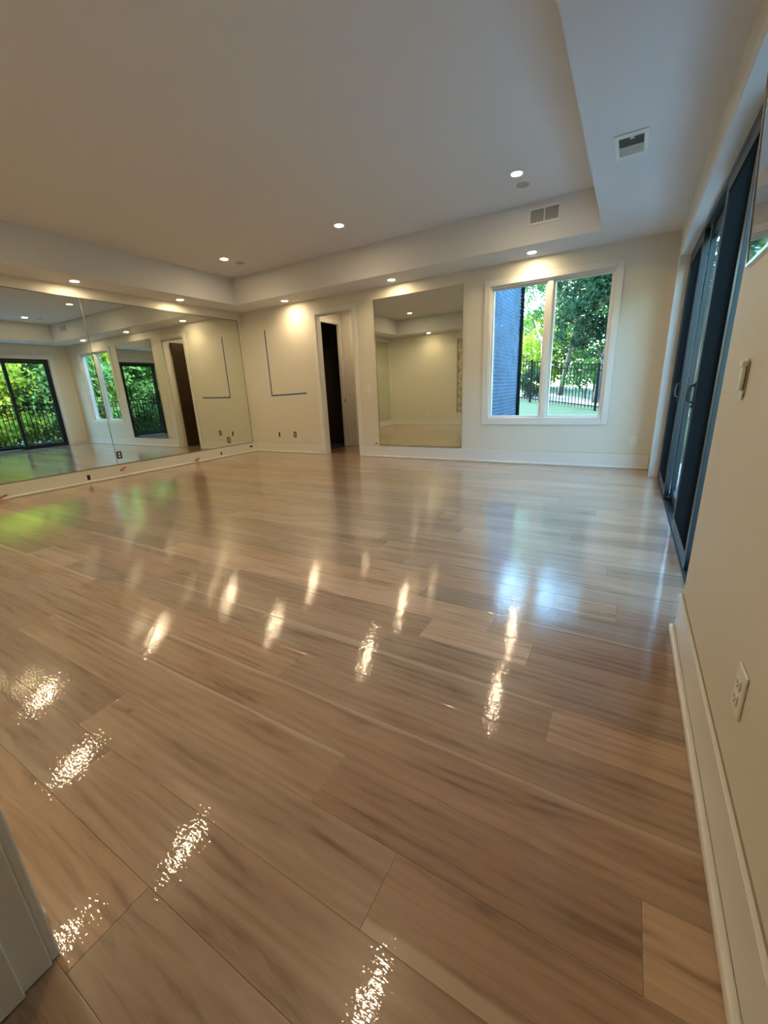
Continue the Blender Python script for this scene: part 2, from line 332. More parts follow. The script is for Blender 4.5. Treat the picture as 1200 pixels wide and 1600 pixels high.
baseboard('baseboard_right', [('y', -D, OY0 - 0.0, 0, -1, 0.185)], 'cream baseboard along the near right wall')
baseboard('baseboard_back', [('x', -W + .035, BX0 - .10, -D, 1, HB)], 'baseboard along the back wall seen in the tall mirror')

# ---- far doorway (door_2): casing, jambs
def casing_set(parent, x0, x1, z1, y, w, t, side=-1, z0=0.0005, bottom=False):
    ya, yb = (y - t, y) if side < 0 else (y, y + t)
    obj('casing_leg', B((x0 - w, x0, ya, yb, z0, z1 + w), ), M['trim'], parent, bevel=0.004)
    obj('casing_leg', B((x1, x1 + w, ya, yb, z0, z1 + w), ), M['trim'], parent, bevel=0.004)
    obj('casing_head', B((x0, x1, ya, yb, z1, z1 + w), ), M['trim'], parent, bevel=0.004)
    if bottom: obj('casing_bottom', B((x0, x1, ya, yb, z0, z0 + w)), M['trim'], parent, bevel=0.004)
d2 = struct_empty('door_2', ((DX0 + DX1) / 2, 0, 0), 'narrow white cased doorway in the far wall leading to a hall')
casing_set(d2, DX0, DX1, DZ, 0, 0.086, 0.018)
obj('jamb', B((DX0 - .0, DX0 + .014, 0, WT, 0.0005, DZ)), M['trim'], d2); obj('jamb', B((DX1 - .014, DX1, 0, WT, 0.0005, DZ)), M['trim'], d2)
obj('jamb_head', B((DX0 + .014, DX1 - .014, 0, WT, DZ - .014, DZ)), M['trim'], d2)
# hall beyond
HX0, HX1, HY = -5.56, -4.45, 1.20
hall = B((HX0 - .05, HX0, WT, .27, -.1, 2.75), (HX0 - .05, HX0, .27, 1.115, 2.44, 2.75), (HX0 - .05, HX0, 1.115, HY + .4, -.1, 2.75),
         (HX0, HX1 + .1, HY, HY + .1, -.1, 2.75), (HX1, HX1 + .1, WT, HY, -.1, 2.75))
structure('wall_hall', hall, M['wall'], 'warm lit hall wall seen through the far doorway')
structure('ceiling_hall', B((HX0 - 1.5, HX1 + .1, WT, HY + .4, 2.75, 2.85)), M['ceil'])
dh = struct_empty('door_3', (HX0, .66, 0), 'dark doorway with white casing in the hall side wall')
obj('casing_leg', B((HX0, HX0 + .018, .18, .27, 0.0005, 2.52)), M['trim'], dh, bevel=.004); obj('casing_leg', B((HX0, HX0 + .018, 1.115, 1.185, 0.0005, 2.52)), M['trim'], dh, bevel=.004)
obj('casing_head', B((HX0, HX0 + .018, .27, 1.115, 2.44, 2.52)), M['trim'], dh, bevel=.004)
obj('jamb', B((HX0 - .05, HX0, 1.105, 1.115, 0, 2.44)), M['trim'], dh)
obj('strike_plate', B((HX0 + .018, HX0 + .021, 1.12, 1.145, .93, .99)), M['black'], dh)
for xx in (-5.50, -5.42, -5.33): obj('batten', B((xx, xx + .040, HY - .016, HY - .0005, 0.0005, 2.6)), M['trim'], dh, bevel=.003)
structure('wall_closet', B((HX0 - 1.5, HX0 - 1.4, WT, HY + .4, -.1, 2.75), (HX0 - 1.4, HX0 - .05, WT + .0, WT + .05, -.1, 2.75), (HX0 - 1.4, HX0 - .05, HY + .3, HY + .4, -.1, 2.75), (HX0 - 1.4, HX0 - .002, WT, HY + .3, -.1, -.004)), mat('unlit_closet_paint', (0.035, 0.022, 0.016), 0.8))  # near-black walls hold the darkness of the unlit room in their colour
hd = thing('closet_door', (HX1 - .03, .60, 0), 'dark brown wooden door on the right side of the hall, seen in the long mirror', 'door')
obj('door_leaf', B((HX1 - .045, HX1 - .004, .20, 1.08, 0.012, 2.42)), M['darkwood'], hd, bevel=.003)
obj('stile_edge', B((HX1 - .052, HX1 - .045, .60, .615, 0.012, 2.42)), M['steel'], hd)
cyb = bmesh.new(); cyl(cyb, (HX1 - .075, .27, 1.0), .012, .012, .06, 'X', 12); bmesh.ops.create_uvsphere(cyb, u_segments=12, v_segments=8, radius=.028, matrix=Matrix.Translation((HX1 - .11, .27, 1.0)))
obj('knob', cyb, M['black'], hd, smooth=True)

# ---- near doorway casing (door_4) at the left edge of the picture
d4 = struct_empty('door_4', (BX0, -D, 0), 'white door jamb and casing at the near left corner')
obj('casing_leg', B((BX0 - .10, BX0 - .006, -D, -D + .018, 0.0005, 2.55)), M['trim'], d4, bevel=.005)
obj('jamb', B((BX0 - .02, BX0, -D - .20, -D, 0.0015, 2.46)), M['trim'], d4, bevel=.003)
obj('door_stop', B((BX0, BX0 + .010, -D - .19, -D - .05, 0.0015, 2.45)), M['trim'], d4, bevel=.003)
obj('casing_head', B((BX0 - .006, BX1 + .006, -D, -D + .018, 2.46, 2.55)), M['trim'], d4, bevel=.005)

# ---- window_1
w1 = struct_empty('window_1', (-1.37, 0, .6), 'white framed window with two casements looking on to the brick wall and garden')
casing_set(w1, -2.142, -0.605, 2.438, 0, 0.078, 0.018, z0=0.572, bottom=True)
obj('jamb', B((-2.14, -2.125, 0, WT + .04, .65, 2.437)), M['trim'], w1); obj('jamb', B((-.622, -.607, 0, WT + .04, .65, 2.437)), M['trim'], w1)
obj('jamb_head', B((-2.125, -.622, 0, WT + .04, 2.421, 2.437)), M['trim'], w1); obj('sill', B((-2.125, -.622, 0, WT + .05, .65, .668)), M['trim'], w1)
obj('mullion', B((-1.392, -1.318, .015, WT + .02, .668, 2.421)), M['trim'], w1, bevel=.012)
for (a, b) in ((-2.125, -1.392), (-1.318, -.622)):
    s = .030
    f = obj('sash', B((a, a + s, .045, .085, .668, 2.421), (b - s, b, .045, .085, .668, 2.421), (a + s, b - s, .045, .085, .668, .668 + s), (a + s, b - s, .045, .085, 2.421 - s, 2.421)), M['trim'], w1)
    obj('pane', B((a + s, b - s, .063, .067, .668 + s, 2.421 - s)), M['glass'], f)
obj('casement_latch', B((-2.03, -1.95, .02, .045, .670, .682)), M['white'], w1, bevel=.004)
# exterior veneer return around the window
structure('trim_5', B((-2.30, -2.14, WT, WT + .05, -.4, 3.3), (-.607, -.45, WT, WT + .05, -.4, 3.3)), M['brick'])

# ---- sliding glass door (door_1)
d1 = struct_empty('door_1', (0.1, -2.3, 0), 'wide black framed sliding glass door with screens in the right wall')
obj('frame', B((.08, .22, OY1 - .045, OY1, 0.0, OZ), (.08, .22, OY0, OY0 + .045, 0.0, OZ), (.08, .22, OY0 + .045, OY1 - .045, OZ - .05, OZ)), M['navy'], d1, bevel=.003)
obj('threshold', B((.078, .24, OY0, OY1, -.06, 0.004), (.085, .092, OY0 + .05, OY1 - .05, .004, .016), (.140, .147, OY0 + .05, OY1 - .05, .004, .016)), M['navy'], d1, bevel=.002)
def slider(y0, y1, x0, x1, handle=None, screen=False):
    s = .075; zb, zt = .020, OZ - .055
    p = obj('sliding_panel', B((x0, x1, y0, y0 + s, zb, zt), (x0, x1, y1 - s, y1, zb, zt), (x0, x1, y0 + s, y1 - s, zb, zb + .085), (x0, x1, y0 + s, y1 - s, zt - .07, zt)), M['navy'], d1, bevel=.002)
    xm = (x0 + x1) / 2
    obj('pane', B((xm - .003, xm + .003, y0 + s, y1 - s, zb + .085, zt - .07)), M['glass'], p)
    if screen:
        n = int((y1 - y0 - 2 * s) / .0085)
        bm = bmesh.new()
        for i in range(n):
            yy = y0 + s + (i + .5) * .0085
            box(bm, x0 + .004, x0 + .0052, yy - .0006, yy + .0006, zb + .085, zt - .07)
        for zz in (0.6, 1.2, 1.8): box(bm, x0 + .0052, x0 + .006, y0 + s, y1 - s, zz, zz + .0015)
        tag(obj('insect_screen', bm, M['screen'], p), kind='stuff')
    if handle:
        bm = bmesh.new(); hy = handle
        box(bm, x0 - .005, x0, hy - .015, hy + .015, .92, 1.10)
        tube(bm, [(x0 - .004, hy, 1.08), (x0 - .030, hy, 1.07), (x0 - .036, hy, 1.02), (x0 - .030, hy, .97), (x0 - .004, hy, .96)], [.010, .011, .013, .011, .010], 8)
        box(bm, x0 - .018, x0 - .005, hy - .010, hy + .010, .925, .940)
        obj('handle', bm, M['black'], p, bevel=.004)
slider(-1.515, OY1 - .045, .082, .122, handle=-1.475, screen=True)
slider(-2.56, -1.43, .135, .175)
slider(-3.40, -2.49, .082, .122, handle=-2.53, screen=True)
slider(OY0 + .045, -3.32, .135, .175)
obj('track_stop', B((.078, .135, -1.60, -1.52, .004, .03)), M['black'], d1)
t1 = struct_empty('trim_1', (0, OY1, 0), 'white casing round the sliding door')
obj('casing_leg', B((-.018, 0, OY1, OY1 + .085, 0.0005, OZ + .085)), M['trim'], t1, bevel=.004)
obj('casing_head', B((-.018, 0, OY0, OY1, OZ, OZ + .085)), M['trim'], t1, bevel=.004)
obj('reveal', B((-.018, .080, OY1 - .012, OY1 - .0005, 0.0, OZ - .012), (-.018, .080, OY0, OY1 - .0005, OZ - .012, OZ - .0005)), M['trim'], t1)

# ================================================================ MIRRORS
def mirror_x(y0, y1, z0, z1, label):
    t = thing('wall_mirror', (-W, (y0 + y1) / 2, z0), label, 'mirror', 'mirror panels along the left wall')
    obj('mirror_glass', B((-W + .0045, -W + .006, y0 + .003, y1 - .003, z0 + .003, z1 - .003)), M['mirror'], t)
    obj('backing', B((-W + .0005, -W + .0044, y0, y1, z0, z1)), M['mirror_edge'], t)
    return t
ma = mirror_x(-2.860, -0.092, 0.2035, 2.558, 'huge frameless mirror panel on the left wall, nearest the far corner')
mb = mirror_x(-5.95, -2.863, 0.2035, 2.558, 'huge frameless mirror panel on the left wall, cut by the left picture edge')
for t, yy in ((ma, -.092),):
    obj('edge_strip', B((-W + .0005, -W + .009, yy - .002, yy + .006, .2035, 2.558)), M['mirror_edge'], t)
    obj('top_strip', B((-W + .0005, -W + .009, -2.86, yy, 2.555, 2.563)), M['mirror_edge'], t)
    obj('bottom_channel', B((-W + .0005, -W + .010, -2.86, yy, .196, .205)), M['rubber'], t)
obj('top_strip', B((-W + .0005, -W + .009, -5.95, -2.863, 2.555, 2.563)), M['mirror_edge'], mb)
obj('bottom_channel', B((-W + .0005, -W + .010, -5.95, -2.863, .196, .205)), M['rubber'], mb)
sm = thing('wall_mirror', (-3.287, 0, .209), 'tall portrait mirror with thin metal edge on the far wall between doorway and window', 'mirror')
mx0, mx1, mz0, mz1 = -4.042, -2.533, .209, 2.537
obj('mirror_glass', B((mx0 + .012, mx1 - .010, -.008, -.006, mz0 + .012, mz1 - .004)), M['mirror'], sm)
obj('backing', B((mx0 + .01, mx1 - .01, -.0058, -.0004, mz0 + .01, mz1 - .004)), M['mirror_edge'], sm)
obj('edge_channel', B((mx0, mx0 + .011, -.012, -.0004, mz0, mz1), (mx1 - .009, mx1, -.012, -.0004, mz0, mz1), (mx0 + .011, mx1 - .009, -.014, -.0004, mz0, mz0 + .010), (mx0 + .011, mx1 - .009, -.010, -.0004, mz1 - .004, mz1)), M['channel'], sm)
obj('mounting_clip', B((mx0 - .006, mx0 + .012, -.016, -.0004, 1.93, 2.0)), M['channel'], sm, bevel=.002)

# ================================================================ DOWNLIGHTS
def downlight(x, y, z, label, lit=True, name='recessed_downlight', group='recessed downlights'):
    t = thing(name, (x, y, z), label, 'downlight', group)
    bm = bmesh.new(); ring(bm, (x, y, z), .068, .050, .006, bell=.0)
    obj('trim_ring', bm, M['white'], t, smooth=True)
    bm = bmesh.new(); cyl(bm, (x, y, z - .0022), .0495, .0495, .003, seg=32); obj('lens', bm, M['lens'], t)
    ld = bpy.data.lights.new('lamp', 'SPOT'); ld.energy = SPOT; ld.color = LAMP_COL; ld.spot_size = math.radians(150); ld.spot_blend = 0.85; ld.shadow_soft_size = 0.045
    lo = bpy.data.objects.new('lamp', ld); C.objects.link(lo); lo.parent = t; lo.location = (0, 0, -.012)
    return t
for x, n in ((-5.80, 'left'), (-3.67, 'middle'), (-1.51, 'right')):
    downlight(x, -1.37, HC, f'{n} one of three lit downlights in the raised tray ceiling near the far wall')
    downlight(x + .03, -4.80, HC, f'{n} one of three near raised ceiling downlights, seen as a floor glint')
for x, n in ((-5.70, 'left of the doorway'), (-3.567, 'over the tall mirror'), (-1.558, 'over the window')):
    downlight(x, -.252, HS, f'lit downlight in the far soffit {n}')
    downlight(x + .03, -D + .30, HS, f'lit downlight in the back soffit, mirror counterpart of the one {n}')
for y, n in ((-1.46, 'nearest the far corner'), (-3.0, 'at the left of the picture'), (-4.62, 'beyond the left picture edge')):
    downlight(-6.865, y, HS, f'lit downlight in the left soffit above the long mirror, {n}')
downlight(-5.0, .62, 2.75, 'unseen downlight added in the hall ceiling beyond the far doorway')  # lamp out of view, added to light the hall warmly

# ceiling speakers
for x, n in ((-1.513, 'right'), (-5.775, 'left')):
    t = thing('ceiling_speaker', (x, -1.085, HC), f'small round grey ceiling speaker beside the {n} tray downlight', 'speaker', 'round ceiling speakers')
    bm = bmesh.new(); ring(bm, (x, -1.085, HC), .066, .058, .005); obj('rim', bm, M['speaker'], t, smooth=True)
    bm = bmesh.new(); cyl(bm, (x, -1.085, HC - .0022), .058, .054, .004, seg=32); obj('grille', bm, M['speaker'], t)

# vents
vt = thing('wall_vent', (-1.375, -TF, 2.98), 'white two-section air vent high on the tray face above the window', 'vent')
a0, a1, b0, b1 = -1.553, -1.198, 2.893, 3.070
obj('frame', B((a0, a1, -TF - .010, -TF - .0005, b0, b0 + .026), (a0, a1, -TF - .010, -TF - .0005, b1 - .026, b1), (a0, a0 + .026, -TF - .010, -TF - .0005, b0 + .026, b1 - .026), (a1 - .026, a1, -TF - .010, -TF - .0005, b0 + .026, b1 - .026), (-1.382, -1.368, -TF - .010, -TF - .0005, b0 + .026, b1 - .026)), M['vent'], vt, bevel=.002)
obj('duct_face', B((a0 + .02, a1 - .02, -TF - .002, -TF - .0004, b0 + .02, b1 - .02)), M['ventdark'], vt)
for (p, q) in ((a0 + .027, -1.383), (-1.367, a1 - .027)):
    n = 11
    for i in range(n):
        xx = p + (i + .5) * (q - p) / n
        obj('slat', B((xx - .0018, xx + .0018, -TF - .008, -TF - .002, b0 + .027, b1 - .027)), M['vent'], vt)
sv = thing('ceiling_vent', (-.485, -2.34, HS), 'white square air register in the dropped ceiling on the right', 'vent')
c0, c1, e0, e1 = -.590, -.385, -2.515, -2.150
obj('frame', B((c0, c1, e0, e0 + .05, HS - .008, HS - .0005), (c0, c1, e1 - .05, e1, HS - .008, HS - .0005), (c0, c0 + .028, e0 + .05, e1 - .05, HS - .008, HS - .0005), (c1 - .028, c1, e0 + .05, e1 - .05, HS - .008, HS - .0005)), M['vent'], sv, bevel=.002)
ymid = (e0 + e1) / 2 - .0
obj('open_section', B((c0 + .02, c1 - .02, e0 + .04, ymid, HS - .003, HS - .0004)), M['ventdark'], sv)
obj('closed_section', B((c0 + .02, c1 - .02, ymid, e1 - .04, HS - .003, HS - .0004)), M['ventlight'], sv)
for i in range(12):
    yy = e0 + .055 + i * (e1 - e0 - .11) / 11
    obj('slat', B((c0 + .028, c1 - .028, yy - .0025, yy + .0025, HS - .007, HS - .003)), M['ventdark'] if yy < ymid else M['vent'], sv)
obj('lever', B((-.495, -.470, e0 + .045, e0 + .060, HS - .016, HS - .003)), M['vent'], sv)

# ================================================================ WALL BITS
def outlet(c, face, label, plate=True, group='electrical outlets', name='wall_outlet'):
    """face: '-y' far wall, '-x' right wall, '+x' left wall, '+y' back wall"""
    t = thing(name, c, label, 'outlet', group)
    x, y, z = c
    def bx(u0, u1, z0, z1, d0, d1):
        if face == '-y': return (x + u0, x + u1, y - d1, y - d0, z + z0, z + z1)
        if face == '+y': return (x + u0, x + u1, y + d0, y + d1, z + z0, z + z1)
        if face == '-x': return (x - d1, x - d0, y + u0, y + u1, z + z0, z + z1)
        return (x + d0, x + d1, y + u0, y + u1, z + z0, z + z1)
    if plate:
        obj('cover_plate', B(bx(-.037, .037, -.060, .060, .0003, .007)), M['white'], t, bevel=.003); d = .007
    else:
        obj('box_rim', B(bx(-.037, .037, .045, .055, .0003, .003), bx(-.037, .037, -.055, -.045, .0003, .003), bx(-.037, -.027, -.045, .045, .0003, .003), bx(.027, .037, -.045, .045, .0003, .003)), M['hole'], t); d = .002
        obj('box_cavity', B(bx(-.027, .027, -.045, .045, .0003, .0012)), M['hole'], t)
    for s in (-.021, .021):
        r = obj('receptacle', B(bx(-.016, .016, s - .014, s + .014, d, d + .003)), M['white'], t, bevel=.002)
        obj('slot', B(bx(-.008, -.006, s - .004, s + .006, d + .003, d + .0034), bx(.006, .008, s - .004, s + .006, d + .003, d + .0034), bx(-.0022, .0022, s - .011, s - .007, d + .003, d + .0034)), M['hole'], r)
    return t
outlet((-.205, 0, .366), '-y', 'white outlet on the far wall below right of the window')
outlet((0, -5.105, .405), '-x', 'white outlet on the near right wall above the baseboard')
outlet((-5.865, -D, .365), '+y', 'outlet on the back wall, seen in the tall mirror')
outlet((-6.008, 0, .365), '-y', 'uncovered outlet on the far wall, the one nearer the doorway', plate=False)
outlet((-W + .006, -2.808, .344), '+x', 'uncovered outlet cut through the long mirror beside its seam', plate=False)
outlet((-W + .006, -.70, .32), '+x', 'uncovered outlet cut through the long mirror near the far corner', plate=False)
# open low voltage box
t = thing('open_wall_box', (-6.424, 0, .36), 'black open electrical box on the far wall, the one nearer the left corner', 'wall box')
obj('cavity', B((-6.424 - .022, -6.424 + .022, -.003, -.0004, .312, .408)), M['hole'], t)
obj('bracket', B((-6.455, -6.446, -.006, -.0004, .305, .415), (-6.402, -6.394, -.006, -.0004, .305, .415), (-6.446, -6.402, -.006, -.0004, .408, .415), (-6.446, -6.402, -.006, -.0004, .305, .312)), M['white'], t, bevel=.001)
# light switch on far wall
t = thing('light_switch', (-4.205, 0, 1.165), 'white light switch on the far wall right of the doorway', 'switch')
obj('cover_plate', B((-4.243, -4.167, -.007, -.0003, 1.105, 1.225)), M['white'], t, bevel=.003); obj('rocker', B((-4.222, -4.188, -.011, -.007, 1.132, 1.198)), M['white'], t, bevel=.002)
# uncovered rocker switch on the right wall
t = thing('light_switch', (0, -4.495, 1.125), 'uncovered white rocker switch on the right wall beyond the sliding door', 'switch')
obj('wall_box', B((-.004, -.0003, -4.522, -4.468, 1.078, 1.172)), M['rubber'], t)
obj('yoke_tab', B((-.008, -.004, -4.515, -4.475, 1.160, 1.185)), M['white'], t, bevel=.001); obj('yoke_tab', B((-.008, -.004, -4.515, -4.475, 1.062, 1.090)), M['white'], t, bevel=.001)
obj('rocker', B((-.016, -.006, -4.511, -4.479, 1.090, 1.160)), M['white'], t, bevel=.003)
obj('top_ear', B((-.020, -.008, -4.512, -4.478, 1.160, 1.178)), M['white'], t, bevel=.003)
# painter's tape L
t = thing('tape_outline', (-6.51, 0, 1.13), 'blue painter tape in an L shape on the far wall left of the doorway', 'tape')
obj('upright_strip', B((-6.523, -6.497, -.0012, -.0003, 1.135, 2.337)), M['tape'], t)
bm = bmesh.new()
pts = [(-6.523, 1.128), (-6.2, 1.133), (-5.9, 1.139), (-5.611, 1.147)]
for (xa, za), (xb, zb) in zip(pts, pts[1:]):
    vs_ = [bm.verts.new(v) for v in ((xa, -.0014, za - .013), (xb, -.0014, zb - .013), (xb, -.0014, zb + .013), (xa, -.0014, za + .013), (xa, -.0003, za - .013), (xb, -.0003, zb - .013), (xb, -.0003, zb + .013), (xa, -.0003, za + .013))]
    for f in ((0, 1, 2, 3), (3, 2, 6, 7), (0, 4, 5, 1), (0, 3, 7, 4), (1, 5, 6, 2)): bm.faces.new([vs_[i] for i in f])
obj('level_strip', bm, M['tape'], t)
# small holes and cable ends in the strip under the long mirror
def slot_left(y, z, h, w, label):
    t = thing('wall_hole', (-W + .014, y, z), label, 'wall hole')
    obj('cavity', B((-W + .0142, -W + .0165, y - w / 2, y + w / 2, z - h / 2, z + h / 2)), M['hole'], t)
    obj('torn_edge', B((-W + .0142, -W + .0175, y - w / 2 - .005, y - w / 2, z - h / 2, z + h / 2), (-W + .0142, -W + .0175, y - w / 2, y + w / 2, z + h / 2, z + h / 2 + .004)), M['trim'], t)
slot_left(-3.308, .088, .075, .042, 'black slot hole in the baseboard under the long mirror, left of the orange cable end')
slot_left(-.937, .086, .050, .035, 'small black hole in the baseboard under the long mirror toward the far corner')
slot_left(-.165, .120, .035, .07, 'dark hole in the baseboard beside the far left corner')
def cable(y, z, label, m='orange', big=1.0):
    t = thing('cable_end', (-W + .014, y, z), label, 'cable')
    bm = bmesh.new()
    tube(bm, [(-W + .0145, y, z), (-W + .03, y - .01, z + .006), (-W + .04, y - .03 * big, z - .008), (-W + .037, y - .055 * big, z - .016)], [.015, .018, .017, .012], 10)
    obj('sheath', bm, M[m], t, smooth=True)
    bm = bmesh.new(); tube(bm, [(-W + .0145, y + .005, z + .004), (-W + .028, y + .02 * big, z + .012), (-W + .030, y + .04 * big, z + .018)], [.009, .009, .007], 8)
    obj('wire', bm, M['brownwood'], t, smooth=True)
cable(-2.80, .13, 'orange cable end sticking out under the long mirror seam')
cable(-1.472, .062, 'orange cable end low on the baseboard near the far corner')
cable(-4.33, .040, 'orange brown cable end at the baseboard by the left picture edge', big=1.4)
t = thing('wall_hole', (-4.118, 0, .234), 'tiny dark hole just left of the tall mirror foot', 'wall hole')
bm = bmesh.new(); cyl(bm, (-4.118, -.001, .234), .016, .016, .0012, 'Y', 16); obj('cavity', bm, M['hole'], t)
bm = bmesh.new(); cyl(bm, (-4.118, -.002, .228), .006, .005, .002, 'Y', 10); obj('cable_tip', bm, M['steel'], t)
# bare plaster strip on the back wall (seen in the tall mirror)
t = thing('bare_plaster_patch', (-4.2, -D, .38), 'strip of rough unpainted plaster at the right edge of the tall mirror view', 'plaster')
obj('plaster', B((-4.86, -3.40, -D + .0005, -D + .004, .38, 2.50)), M['plaster'], t)
obj('dark_edge', B((-4.885, -4.862, -D + .0005, -D + .014, .38, 2.47)), M['rubber'], t)
# wall mounted television
tv = thing('television', (0, -5.21, 1.43), 'black wall-mounted television tilted down on the right wall', 'television')
def tilt(bm):
    bmesh.ops.rotate(bm, verts=bm.verts, cent=(-.06, -5.21, 1.43), matrix=Matrix.Rotation(-.065, 3, 'Y'))
    return bm
obj('screen', tilt(B((-.0605, -.057, -5.855, -4.564, 1.440, 2.195))), M['tv'], tv)
obj('bezel', tilt(B((-.063, -.050, -5.86, -4.56, 1.430, 1.440), (-.063, -.050, -5.86, -4.56, 2.195, 2.20), (-.063, -.050, -4.564, -4.560, 1.440, 2.195), (-.063, -.050, -5.86, -5.856, 1.440, 2.195))), M['tvedge'], tv, bevel=.001)
bm = bmesh.new()
prof = [(-.057, 1.431), (-.050, 1.430), (-.022, 1.50), (-.015, 1.62), (-.022, 2.05), (-.050, 2.19), (-.057, 2.19)]
ra = [bm.verts.new((x, -4.565, z)) for x, z in prof]; rb = [bm.verts.new((x, -5.855, z)) for x, z in prof]
for i in range(len(prof)): bm.faces.new((ra[i], ra[(i + 1) % len(prof)], rb[(i + 1) % len(prof)], rb[i]))
bm.faces.new(ra[::-1]); bm.faces.new(rb)
obj('rear_housing', tilt(bm), M['black'], tv)
obj('wall_bracket', B((-.070, -.0003, -5.35, -5.05, 1.72, 1.98)), M['black'], tv)

# ================================================================ OUTSIDE
def gz(x, y): return -0.213 - 0.1131 * x + 0.0322 * y
bm = bmesh.new(); nx, ny = 40, 40; grid = []
for i in range(nx + 1):
    row = []
    for j in range(ny + 1):
        x = -16 + 32 * i / nx; y = WT + .13 + 30 * j / ny
        row.append(bm.verts.new((x, y, gz(max(min(x, 4), -9), min(y, 14)))))
    grid.append(row)
for i in range(nx):
    for j in range(ny):
        if grid[i][j].co.x < -3.3 and grid[i][j].co.y < 4.5: continue
        bm.faces.new((grid[i][j], grid[i + 1][j], grid[i + 1][j + 1], grid[i][j + 1]))
structure('lawn', bm, M['lawn'], 'green lawn outside the window sloping up to the black fence')
bm = bmesh.new(); grid = []
for i in range(13):
    row = []
    for j in range(13):
        x = .24 + 20 * i / 12; y = -16 + 16.3 * j / 12
        row.append(bm.verts.new((x, y, -.30)))
    grid.append(row)
for i in range(12):
    for j in range(12): bm.faces.new((grid[i][j], grid[i + 1][j], grid[i + 1][j + 1], grid[i][j + 1]))
structure('ground_side', bm, M['lawn'], 'planted ground beyond the patio')
# path beyond the fence
bm = bmesh.new(); pv = []
for (x, y) in ((-9, 14.2), (-5, 11.9), (-3, 10.9), (-1.4, 10.1), (1, 9.2), (4, 8.6)):
    pv.append((bm.verts.new((x, y, gz(x, y) + .012)), bm.verts.new((x + .6, y + 2.6, gz(x + .6, min(y + 2.6, 14)) + .05))))
for (a, b), (c, d) in zip(pv, pv[1:]): bm.faces.new((a, c, d, b))
structure('garden_path', bm, M['path'], 'pale sunlit path beyond the garden fence')
structure('patio', B((.24, 2.25, -9, .9, -.30, -.055)), M['patio'], 'pale concrete patio outside the sliding door')
structure('roof', B((-W - .6, .55, -D - 2, .55, HC + .2, HC + .38)), mat('roof_felt', (.12, .12, .12), .9))

# house wing with grey bricks, the blue of the skylight put into their colour, left of the window
BXW, BY0, BY1 = -2.80, .30, 4.78
wing = structure('wall_wing', B((BXW - .6, BXW - .004, .24, BY1, -.4, 4.2)), M['mortar'], 'grey brick wing of the house outside the window, coloured with the blue skylight')
me = None; cells = []
bl, bh, jt = .200, .0635, .0115
nrow = int(4.2 / (bh + jt))
for r in range(nrow):
    z = -.05 + r * (bh + jt); y = BY1 - (0 if r % 2 else (bl + jt) / 2) - bl
    if r % 2 == 0: cells.append((BY1 - (bl - jt) / 2, z, .45))
    while y > BY0: cells.append((y, z, 1)); y -= bl + jt
cells.sort(key=lambda c: abs((c[0] - 4.2)) * 1.2 + abs(c[1] - 1.75) * .62)
def brick_bm(y, z, f, bm):
    box(bm, BXW - .02, BXW + .004 + rnd.uniform(-.002, .002), y, y + (bl if f == 1 else (bl - jt) / 2), z, z + bh)
bmf = bmesh.new(); box(bmf, -.02, .004, 0, bl, 0, bh); mef = bpy.data.meshes.new('brick'); bmesh.ops.recalc_face_normals(bmf, faces=bmf.faces); bmf.to_mesh(mef); bmf.free(); mef.materials.append(M['brick'])
rest = bmesh.new(); n = 0
for (y, z, f) in cells:
    if n < 299 and f == 1:
        o = bpy.data.objects.new('brick', mef); C.objects.link(o); o.parent = wing; o.location = (BXW + rnd.uniform(-.002, .002), y, z); n += 1
    else: brick_bm(y, z, f, rest)
tag(obj('far_bricks', rest, M['brick'], wing), kind='stuff')
dp = thing('downspout', (BXW + .03, BY1 - .01, 0), 'black downspout at the corner of the brick wing', 'downspout')
obj('pipe', B((BXW + .004, BXW + .074, BY1 - .03, BY1 + .06, .1, 4.2)), M['fence'], dp, bevel=.01)
for z in (.8, 2.4): obj('strap', B((BXW + .0, BXW + .078, BY1 - .045, BY1 + .065, z, z + .03)), M['fence'], dp)

# fences
def fence(p0, p1, base0, base1, h, label, gap=.112):
    t = thing('garden_fence', (p0[0], p0[1], base0), label, 'fence', 'black metal garden fence')
    L = math.hypot(p1[0] - p0[0], p1[1] - p0[1]); d = ((p1[0] - p0[0]) / L, (p1[1] - p0[1]) / L)
    n = (-d[1], d[0])
    def P(s, o=0.0): 
        return (p0[0] + d[0] * s + n[0] * o, p0[1] + d[1] * s + n[1] * o)
    def Z(s): return base0 + (base1 - base0) * s / L
    def hexa(bm, s0, s1, w, za0, zb0, za1, zb1):
        v = []
        for (s, zl, zh) in ((s0, za0, zb0), (s1, za1, zb1)):
            for o in (-w, w):
                x, y = P(s, o); v += [bm.verts.new((x, y, zl)), bm.verts.new((x, y, zh))]
        for f in ((0, 1, 3, 2), (4, 6, 7, 5), (0, 4, 5, 1), (2, 3, 7, 6), (0, 2, 6, 4), (1, 5, 7, 3)): bm.faces.new([v[i] for i in f])
    for zo in (h - .03, h - .19, .12):
        bm = bmesh.new(); hexa(bm, 0, L, .014, Z(0) + zo, Z(0) + zo + .03, L and Z(L) + zo, Z(L) + zo + .03); obj('rail', bm, M['fence'], t)
    s = 0.0; k = 0
    while s < L:
        if k % 21 == 0:
            bm = bmesh.new(); hexa(bm, s - .03, s + .03, .03, Z(s) - .1, Z(s) + h + .05, Z(s) - .1, Z(s) + h + .05); obj('post', bm, M['fence'], t, bevel=.004)
        else:
            bm = bmesh.new(); hexa(bm, s - .009, s + .009, .009, Z(s) + .05, Z(s) + h - .03, Z(s) + .05, Z(s) + h - .03); obj('picket', bm, M['fence'], t)
        s += gap; k += 1
pA, pB = (-5.6, 10.5), (1.86, 7.52)
fence(pA, pB, .76, -.17, 1.40, 'black picket fence crossing the lawn, seen through the window')
